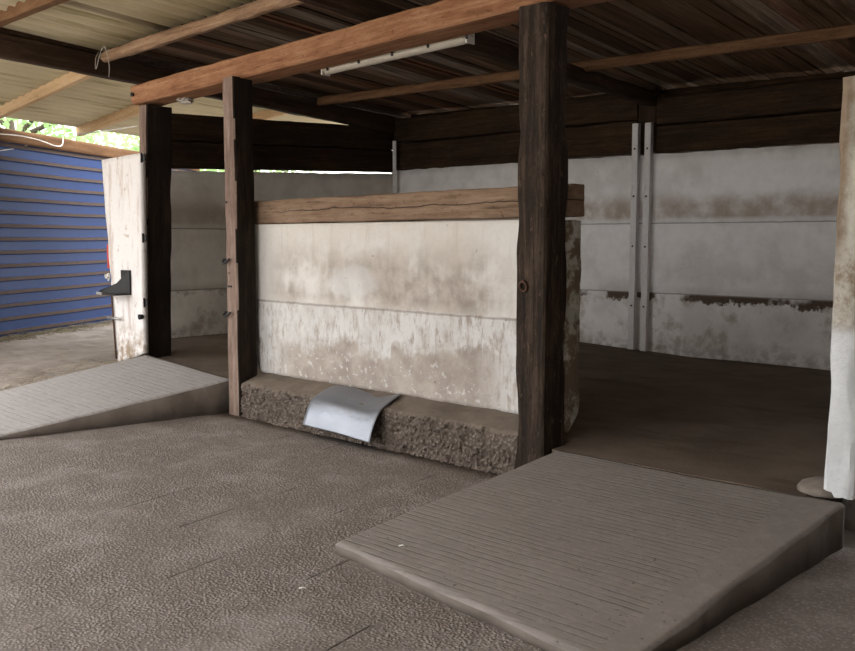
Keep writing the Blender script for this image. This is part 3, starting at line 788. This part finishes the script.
def ramp(name, fl, fr, tl, tr, zfl, zfr, ztl, ztr, mat, label, nx=70, ny=70, zb=-.0):
    """corner points on plan (x,y) front-left, front-right, top-left, top-right with top heights"""
    bm = bmesh.new(); T = []; bx, by = fl
    fine = [0, .003, .006, .01, .016]; us = fine + [.016 + (.968 * k / nx) for k in range(1, nx)] + [1 - f for f in reversed(fine)]; vs_ = fine + [.016 + .984 * k / ny for k in range(1, ny + 1)]
    nx, ny = len(us) - 1, len(vs_) - 1
    edge = .018
    for i in range(nx + 1):
        u = us[i]; row = []
        for j in range(ny + 1):
            v = vs_[j]
            x = (fl[0] * (1 - u) + fr[0] * u) * (1 - v) + (tl[0] * (1 - u) + tr[0] * u) * v
            y = (fl[1] * (1 - u) + fr[1] * u) * (1 - v) + (tl[1] * (1 - u) + tr[1] * u) * v
            z = (zfl * (1 - u) + zfr * u) * (1 - v) + (ztl * (1 - u) + ztr * u) * v
            z += .006 * nz((x, y, 4), 1.9) + .0025 * nz((x, y, 4), 8)
            W = math.hypot(fr[0] - fl[0], fr[1] - fl[1]); Ln = math.hypot(tl[0] - fl[0], tl[1] - fl[1])
            d = min(u * W, (1 - u) * W, v * Ln)
            wv = .010 * nz((x, y, 0), 5)
            if d < .022: z -= .014 * (1 - d / .022) ** 2
            row.append(bm.verts.new((x + (wv if 0 in (i,) or i == nx else 0), y + (wv if j == 0 else 0), max(z, .012))))
        T.append(row)
    def ringv():
        r = [T[i][0] for i in range(nx + 1)] + [T[nx][j] for j in range(1, ny + 1)] + [T[i][ny] for i in range(nx - 1, -1, -1)] + [T[0][j] for j in range(ny - 1, 0, -1)]
        return r
    for i in range(nx):
        for j in range(ny): bm.faces.new((T[i][j], T[i + 1][j], T[i + 1][j + 1], T[i][j + 1]))
    r = ringv(); lo = [bm.verts.new((p.co.x, p.co.y, zb)) for p in r]; k = len(r)
    for a in range(k): bm.faces.new((r[a], lo[a], lo[(a + 1) % k], r[(a + 1) % k])).material_index = 1
    bm.faces.new(lo)
    bmesh.ops.recalc_face_normals(bm, faces=bm.faces)
    for v in bm.verts: v.co.x -= bx; v.co.y -= by
    o = link(name, bm, [mat, M['rampside']]); o.location = (bx, by, 0)
    tag(o, label, 'ramp'); return o
ramp('concrete_ramp', (-2.83, 2.50), (-1.335, 2.32), (-2.755, 4.05), (-1.24, 4.045), .055, .045, .195, .20, M['ramp'], 'wide grooved concrete ramp in the right foreground leading past the massive post')
ramp('concrete_ramp', (-7.45, 2.30), (-6.13, 2.40), (-7.05, 4.07), (-5.79, 4.06), .02, .03, .345, .26, M['ramp_lit'], 'pale grooved concrete ramp at left below the open white door')
# pad under the white post
bm = bmesh.new(); R = random.Random(5); top = []; bot = []
for k in range(24):
    a = 2 * PI * k / 24; r = 1 + .12 * nz((math.cos(a), math.sin(a), 2), 2.2)
    top.append(bm.verts.new((.11 * r * math.cos(a), .14 * r * math.sin(a), .014 + .006 * nz((a, 1, 1), 2)))); bot.append(bm.verts.new((.13 * r * math.cos(a), .16 * r * math.sin(a), -.012)))
cv = bm.verts.new((0, 0, .035))
for k in range(24):
    bm.faces.new((top[k], top[(k + 1) % 24], cv)); bm.faces.new((bot[k], bot[(k + 1) % 24], top[(k + 1) % 24], top[k]))
bm.faces.new(bot[::-1])
o = link('concrete_pad', bm, M['pad']); o.location = (-1.385, 4.25, .205); tag(o, 'pale concrete patch around the foot of the white post', 'concrete patch')
# white post
def p4shape(v, t): return Vector((v.x, v.y * (1 + .25 * max(0, .45 - t)) , v.z))
o = timber('concrete_post', (-1.302, 4.20, .200), (-1.302, 4.20, 2.04), .120, .15, M['post'], 'flaking whitewashed concrete post at the right edge, brown above and white below', 'post', up=(0, 1, 0), amp=.014, rnd=.014, chip=.02)
# material uses z as height: bake orientation so local z is up
def reorient(o):
    mw = o.matrix_world.copy() if o.parent is None else o.matrix_basis.copy()
    loc = mw.to_translation(); rot = mw.to_3x3().to_4x4(); o.data.transform(rot); o.matrix_basis = Matrix.Translation(loc)
bpy.context.view_layer.update(); reorient(o)

# ------------------------------------------------------------------ metal sheet over the curb
bm = bmesh.new(); nx, ny = 26, 30; prof = spline([(.195, .312), (.14, .302), (.07, .280), (.0, .247), (-.04, .195), (-.065, .14), (-.085, .08)], 6)
V = []
Ltot = len(prof) - 1
for i in range(nx + 1):
    u = i / nx; row = []
    for j, p in enumerate(prof):
        t = j / Ltot
        x = u * .675 + .09 * t + .085 * (1 - t)
        lift = .012 * math.sin(u * PI * 2.2) * (1 - t) + .016 * max(0, u - .8) / .2 * (1 - t)
        row.append(bm.verts.new((x, p.x + .006 * math.sin(u * 7 + t * 4) - .015 * u * t, p.y + lift - .02 * u * t)))
    V.append(row)
for i in range(nx):
    for j in range(Ltot): bm.faces.new((V[i][j], V[i + 1][j], V[i + 1][j + 1], V[i][j + 1]))
o = link('metal_sheet', bm, M['galv']); o.location = (-4.815, 3.985, .0)
s = o.modifiers.new('thick', 'SOLIDIFY'); s.thickness = .003; s.offset = 0
tag(o, 'bent grey galvanised metal sheet draped over the concrete curb', 'metal sheet')

# ------------------------------------------------------------------ door leaf
door = empty('stable_door', (-6.99, 4.045, .30), 'peeling white door board swung open against the nearly black post', 'door')
def door_leaf():
    # outline in (x,z) relative to root, x negative leftwards
    bm = bmesh.new(); nx, nz_ = 14, 44; F = []; Bk = []
    for i in range(nx + 1):
        u = i / nx; rf = []; rb = []
        for j in range(nz_ + 1):
            v = j / nz_
            xl = -.665 * v + -.51 * (1 - v); xl += .010 * nz((v, 1, 0), 9); zl0, zl1 = -.08, 1.745; zr0, zr1 = .055, 1.765
            x = xl * (1 - u) + (-.04 + .045 * v) * u
            z = (zl0 * (1 - v) + zl1 * v) * (1 - u) + (zr0 * (1 - v) + zr1 * v) * u
            if j == 0: z += .02 * nz((u, 3, 1), 7)
            d = .004 * nz((x, z, 1), 5)
            rf.append(bm.verts.new((x, d, z))); rb.append(bm.verts.new((x, .042, z)))
        F.append(rf); Bk.append(rb)
    for i in range(nx):
        for j in range(nz_):
            bm.faces.new((F[i][j], F[i + 1][j], F[i + 1][j + 1], F[i][j + 1])); bm.faces.new((Bk[i][j], Bk[i][j + 1], Bk[i + 1][j + 1], Bk[i + 1][j]))
        bm.faces.new((F[i][0], Bk[i][0], Bk[i + 1][0], F[i + 1][0])); bm.faces.new((F[i][-1], F[i + 1][-1], Bk[i + 1][-1], Bk[i][-1]))
    for j in range(nz_):
        bm.faces.new((F[0][j], F[0][j + 1], Bk[0][j + 1], Bk[0][j])); bm.faces.new((F[-1][j], Bk[-1][j], Bk[-1][j + 1], F[-1][j + 1]))
    bmesh.ops.recalc_face_normals(bm, faces=bm.faces); return bm
leafo = link('leaf', door_leaf(), M['door'], door)
rs = link('edge_strip', box_bm((-.615, -.006, .78), (-.596, .03, .99), .002), M['red'], door); rs['label'] = 'red strip on the door edge'; rs.rotation_euler = (0, 0, 0)
o = link('edge_bar', tube_bm([(-.50, -.012, -.03), (-.535, -.014, .45), (-.555, -.012, .62)], .008, 8), M['rust'], door)
# black bracket: upright plate, two gussets and a shelf plate
br = bpy.data.objects.new('bracket', None); C.objects.link(br); br.parent = door; br.location = (-.215, -.004, .535); br['label'] = 'black iron bracket'
link('back_plate', box_bm((-.155, -.01, .03), (.0, .0, .235), .002), M['iron'], br, False)
link('shelf_plate', box_bm((-.30, -.16, .02), (.0, -.0, .034), .002), M['iron'], br, False)
for gx in (-.004,):
    bm = bmesh.new(); pts = [(gx, -.01, .235), (gx, -.01, .034), (gx - .28, -.15, .036), (gx - .27, -.15, .055), (gx - .12, -.07, .12)]
    a = [bm.verts.new(p) for p in pts]; b = [bm.verts.new((p[0] + .004, p[1] - .004, p[2])) for p in pts]
    bm.faces.new(a); bm.faces.new(b[::-1])
    for k in range(5): bm.faces.new((a[k], b[k], b[(k + 1) % 5], a[(k + 1) % 5]))
    bmesh.ops.recalc_face_normals(bm, faces=bm.faces); link('gusset', bm, M['iron'], br, False)
o = link('shelf_lip', box_bm((-.31, -.165, .018), (-.22, -.15, .042), .002), M['chrome'], br, False); o['label'] = 'pale front lip'
o = link('latch_bolt', tube_bm([(-.60, -.03, .335), (-.46, -.032, .338), (-.37, -.03, .335)], [.012, .012, .006], 10), M['chrome'], door)
o = link('latch_knob', tube_bm([(-.035, -.005, .375), (-.035, -.04, .375)], [.02, .024], 10), M['iron'], door)
pts = []
for k in range(60): pts.append((-.58 + .05 * nz((k * .13, 0, 0), 1.6), -.025 + .03 * nz((k * .13, 4, 0), 1.6), .70 + .05 * nz((k * .13, 9, 0), 1.6)))
o = link('string_tie', tube_bm(spline(pts, 3), .004, 6), M['wire'], door)
for z in (.50, 1.05, 1.72):
    hx = .022 * z; h = link('hinge', box_bm((hx, -.012, z - .03), (hx + .045, -.002, z + .03), .003), M['iron'], door, False)
    link('hinge_pin', tube_bm([(hx + .006, -.018, z - .04), (hx + .006, -.018, z + .04)], .008, 8), M['iron'], h)

# hooks on the slim post, ring and nails on the massive post
for (z, x) in ((1.19, -5.695), (.79, -5.695)):
    o = link('hook', tube_bm(spline([(x - .005, 4.04, z), (x - .05, 4.005, z), (x - .055, 3.985, z - .02), (x - .02, 3.975, z - .03), (x + .025, 3.98, z - .005), (x + .03, 3.985, z + .005)], 6), .009, 8), M['iron'])
    o.parent = P2; o.matrix_parent_inverse = P2.matrix_basis.inverted()
for (x, z, r) in ((-5.69, 1.09, .006), (-5.70, .99, .008), (-5.67, .99, .008), (-5.71, 1.62, .007)):
    o = link('nail', tube_bm([(x, 4.02, z), (x, 3.995, z - .004)], r, 8), M['iron']); o.parent = P2; o.matrix_parent_inverse = P2.matrix_basis.inverted()
ringp = [(-2.945 + .024 * math.cos(a), 3.992 - .006 * math.sin(a), 1.085 + .026 * math.sin(a)) for a in [2 * PI * k / 20 for k in range(20)]]
o = link('iron_ring', tube_bm(ringp, .0065, 8, closed=True), M['rust']); o.parent = P3; o.matrix_parent_inverse = P3.matrix_basis.inverted(); o['label'] = 'rusty iron ring'
stp = link('staple', tube_bm([(-2.945, 4.02, 1.115), (-2.945, 3.988, 1.115)], .009, 8), M['rust']); stp.parent = P3; stp.matrix_parent_inverse = P3.matrix_basis.inverted()

# ------------------------------------------------------------------ fluorescent batten under the beam
A = Vector((-4.97, 4.345, bz(-4.97) - .012)); B = Vector((-3.62, 4.345, bz(-3.62) - .016))
mt, L = frame(A, B)
lamp = empty('light_fitting', A, 'long dusty fluorescent light fitting under the front beam', 'lamp'); lamp.rotation_euler = mt.to_euler()
link('body', box_bm((0, -.022, .012), (L, .03, .04), .003), M['diffuser'], lamp, False)
bm = bmesh.new(); sec = [(-.036, .014)] + [(.036 * math.cos(a), .014 - .036 * math.sin(a)) for a in lin(PI, 0, 10)][1:-1] + [(.036, .014)]
va = [[bm.verts.new((x, y, z)) for y, z in sec] for x in lin(.012, L - .012, 30)]
for a, b in zip(va, va[1:]):
    for k in range(len(sec)): bm.faces.new((a[k], a[(k + 1) % len(sec)], b[(k + 1) % len(sec)], b[k]))
bm.faces.new(va[0]); bm.faces.new(va[-1][::-1]); bmesh.ops.recalc_face_normals(bm, faces=bm.faces)
link('lamp_cover', bm, M['diffuser'], lamp)
for x in (0, L - .012): link('end_cap', box_bm((x, -.04, -.026), (x + .012, .04, .04), .004), M['wire'], lamp, False)
for x in (.06, .38, .70, 1.02, 1.34): link('clip', box_bm((x, -.042, -.004), (x + .018, -.032, .022), .002), M['iron'], lamp, False)

# ------------------------------------------------------------------ blue fence
FA = Vector((-10.87, 4.39, .10)); FD = Vector((-.49, .872, 0)).normalized(); FN = Vector((.872, .49, 0))
fence = empty('metal_fence', FA, 'blue ribbed metal sheet fence with brown timber top rail at far left', 'fence')
fence.rotation_euler = (0, 0, math.atan2(FD.y, FD.x))          # local x along the fence, local -y faces the yard
s0, s1_ = -2.6, 5.0
bm = bmesh.new(); prof = []; z = .0; per = .158
while z < 2.46:
    prof += [(z, 0., 0), (z + .100, 0., 0), (z + .112, -.020, 1), (z + .150, -.016, 0), (z + .156, -.002, 1)]; z += per
rows = []
for x in lin(s0, s1_, 40):
    rows.append([bm.verts.new((x, y + .012 * nz((x, zz, 0), 1.1), zz + .012 * nz((x, 0, 3), .8))) for zz, y, m in prof])
for i in range(40):
    for j in range(len(prof) - 1):
        f = bm.faces.new((rows[i][j], rows[i + 1][j], rows[i + 1][j + 1], rows[i][j + 1]))
        f.material_index = 1 if (j % 5) == 2 else 0
sh = link('ribbed_sheet', bm, [M['blue'], M['dust']], fence, False); s = sh.modifiers.new('thick', 'SOLIDIFY'); s.thickness = .004; s.offset = 0
sh['label'] = 'blue ribbed sheet'
M['railbrown'] = wood('brown_rail', (.06, .027, .010), (.115, .055, .022), (.18, .098, .045), .3)
bm = timber_bm(s1_ - s0, .06, .155, seed=44, amp=.004); 
tr_ = link('top_rail', bm, M['railbrown'], fence); tr_.location = (s0, -.03, 2.455); tr_['label'] = 'brown timber top rail'
for x in (-1.8, .9, 3.6):
    link('fence_post', box_bm((x, .03, -.2), (x + .1, .13, 2.5), .005), M['rafter'], fence, False)

# cords hung in front of the fence rail
def wire(pts, r, lab): 
    o = link('cord', tube_bm(spline(pts, 8), r, 6), M['wire']); tag(o, lab, 'cord', 'white cords by the fence'); return o
wire([(-10.05, 3.2, 2.42), (-10.72, 4.43, 2.54), (-11.02, 4.96, 2.55), (-11.22, 5.31, 2.505), (-11.30, 5.44, 2.53), (-11.32, 5.48, 2.64), (-11.0, 5.42, 2.66), (-9.6, 4.9, 2.50), (-7.25, 4.17, 2.32)], .006, 'white cord looping along the fence rail and across to the nearly black post')
wire([(-10.5, 3.6, 2.22), (-10.94, 4.51, 2.37), (-11.21, 4.99, 2.50), (-11.36, 5.3, 2.645), (-11.2, 5.42, 2.70)], .006, 'white cord rising from the left over the fence rail to the canopy corner')
o = link('hanging_string', tube_bm(spline([(-7.93, 4.20, 3.05), (-7.80, 4.10, 2.96), (-7.66, 4.02, 2.85), (-7.60, 4.0, 2.84), (-7.50, 3.98, 2.93), (-7.45, 4.0, 3.0), (-7.42, 4.02, 2.85), (-7.43, 4.02, 2.74)], 8), .004, 5), M['web']); tag(o, 'thin dusty string dangling from the split purlin beside the dark rafter', 'string')
# cobweb clump under beam
pts = []; 
for k in range(90): pts.append((.10 * nz((k * .21, 0, 0), 1.3) * 1.6, .05 * nz((k * .21, 5, 0), 1.3) * 1.6, .035 * nz((k * .21, 9, 0), 1.3) * 1.6))
o = link('cobweb_clump', tube_bm(spline(pts, 3), .008, 5), M['web']); o.location = (-6.57, 4.235, bz(-6.57) - .012); tag(o, 'dusty pale cobweb clump under the front beam between two left posts', 'cobweb')

# ------------------------------------------------------------------ trees beyond the fence
def tree(name, loc, h, rad, seed, label):
    R = random.Random(seed); root = empty(name, loc, label, 'tree', 'trees beyond the fence')
    link('trunk', tube_bm([(0, 0, -.2), (.05, .03, h * .3), (-.05, .02, h * .6), (0, 0, h * .85)], [.16, .13, .09, .03], 10), M['bark'], root)
    bb = bmesh.new()
    for k in range(9):
        a = R.uniform(0, 2 * PI); z = R.uniform(.2, .7) * h; rr = rad * R.uniform(.5, .9)
        tube_bm([(0, 0, z), (rr * .5 * math.cos(a), rr * .5 * math.sin(a), z + .3), (rr * math.cos(a), rr * math.sin(a), z + .7)], [.05, .035, .012], 6, bb)
    link('branches', bb, M['bark'], root)
    bm = bmesh.new()
    for k in range(3800):
        while True:
            p = Vector((R.uniform(-1, 1), R.uniform(-1, 1), R.uniform(-1, 1)))
            if p.length < 1 and nz(p + Vector((seed, 0, 0)), 2.4) > -.08: break
        c = Vector((p.x * rad, p.y * rad, h * .58 + p.z * h * .5)); s = R.uniform(.05, .11)
        u = Vector((R.gauss(0, 1), R.gauss(0, 1), R.gauss(0, 1))).normalized(); w = u.cross(Vector((R.gauss(0, 1), R.gauss(0, 1), R.gauss(0, 1)))).normalized()
        a, b, d, e = c - u * s, c + w * s * .5, c + u * s, c - w * s * .5
        bm.faces.new([bm.verts.new(q) for q in (a, b, d, e)])
    link('foliage', bm, M['leaf'], root, False)
tree('leafy_tree', (-14.6, 6.2, 0), 4.6, 1.6, 1, 'pale green leafy tree above the fence rail at the far left edge')
tree('leafy_tree', (-15.6, 9.6, 0), 4.9, 1.6, 2, 'green tree seen over the fence just left of the farther canopy purlin')
tree('leafy_tree', (-17.2, 12.9, 0), 5.2, 1.8, 3, 'green tree seen over the fence above the white door')

# ------------------------------------------------------------------ straw
def straw(name, n, fn, lab, mat, smin, smax, seed):
    R = random.Random(seed); bm = bmesh.new()
    for k in range(n):
        x, y, z = fn(R); a = R.uniform(0, PI); l = R.uniform(smin, smax); r = R.uniform(.0012, .003)
        tube_bm([(x - l * math.cos(a), y - l * math.sin(a), z + R.uniform(0, .012)), (x + .01 * R.random(), y, z + .006 + R.uniform(0, .01)), (x + l * math.cos(a), y + l * math.sin(a), z + R.uniform(0, .012))], r, 3, bm)
    o = link(name, bm, mat, smooth=False); tag(o, lab, 'straw', None, 'stuff')
def f1(R):
    t = R.uniform(-2, 4.4); d = abs(R.gauss(0, .12)) + .03; p = FA + FD * t + FN * d; return (p.x, p.y, dirt_z(p.x, p.y) + max(0, .06 - d * .25) * R.random())
straw('straw_litter', 1500, f1, 'dark hay lying along the foot of the blue fence', M['strawdark'], .03, .09, 4)
def f2(R):
    y = R.uniform(1.8, 4.05); d = abs(R.gauss(0, .30)) + .01; x = ramp_edge_x(y) - d; return (x, y, dirt_z(x, y))
straw('straw_litter', 600, f2, 'loose pale straw on the dirt beside the pale left ramp', M['straw'], .015, .05, 5)
def f3(R):
    x = R.uniform(-5.5, -1.2); y = R.uniform(1.3, 3.9); return (x, y, .006 if not (-2.9 < x and y > 2.2) else .07 + .09 * (y - 2.4))
for k, (x, y, lab) in enumerate(((-2.62, 2.15, 'tiny pale straw fragment on the pavers in front of the right ramp'), (-2.54, 2.62, 'tiny white fragment on the front of the right ramp'))):
    z = .006 if k == 0 else .072
    o = link('straw_fragment', tube_bm([(-.012, -.01, 0), (0, 0, .004), (.012, .006, 0)], .003, 5), M['wire']); o.location = (x, y, z); tag(o, lab, 'fragment')

# ------------------------------------------------------------------ camera
F_, HZ, VPX, CH = 900., 238., -560., 1.35
p = math.atan((325.5 - HZ) / F_); dx = VPX - 427.5
a = Vector((F_ / math.cos(p), dx)).normalized()
Fv = Vector((-a[1], a[0], 0)); Fv = Vector((-a[1] * 0 + -a[0] * 0, 0, 0))
Xw = (-a[1], -a[0]); Yw = (a[0], -a[1])
Fw = Vector((Xw[1], Yw[1], 0)); Rw = Vector((Xw[0], Yw[0], 0)); Zw = Vector((0, 0, 1))
d = Fw * math.cos(p) - Zw * math.sin(p); u = Fw * math.sin(p) + Zw * math.cos(p)
cam = bpy.data.cameras.new('camera'); co = bpy.data.objects.new('camera', cam); C.objects.link(co)
mm = Matrix((Rw, u, -d)).transposed().to_4x4(); mm.translation = (0, 0, CH); co.matrix_world = mm
cam.sensor_width = 36; cam.lens = F_ / 855 * 36; cam.sensor_fit = 'HORIZONTAL'; cam.clip_end = 300
SC.camera = co

# ------------------------------------------------------------------ light
w = bpy.data.worlds.new('sky'); SC.world = w; w.use_nodes = True; nt = w.node_tree
bg = nt.nodes['Background']; tc = nt.nodes.new('ShaderNodeTexCoord'); sp = nt.nodes.new('ShaderNodeSeparateXYZ'); nt.links.new(tc.outputs['Generated'], sp.inputs[0])
rp = nt.nodes.new('ShaderNodeValToRGB'); nt.links.new(sp.outputs[2], rp.inputs[0])
rp.color_ramp.elements[0].position = .0; rp.color_ramp.elements[0].color = (.42, .415, .405, 1)
rp.color_ramp.elements[1].position = .8; rp.color_ramp.elements[1].color = (.95, .97, 1., 1)
nt.links.new(rp.outputs[0], bg.inputs[0]); bg.inputs[1].default_value = 3.4
SC.view_settings.view_transform = 'Standard'; SC.view_settings.look = 'None'; SC.view_settings.gamma = 1; SC.view_settings.use_curve_mapping = False
SC.view_settings.exposure = 1.25
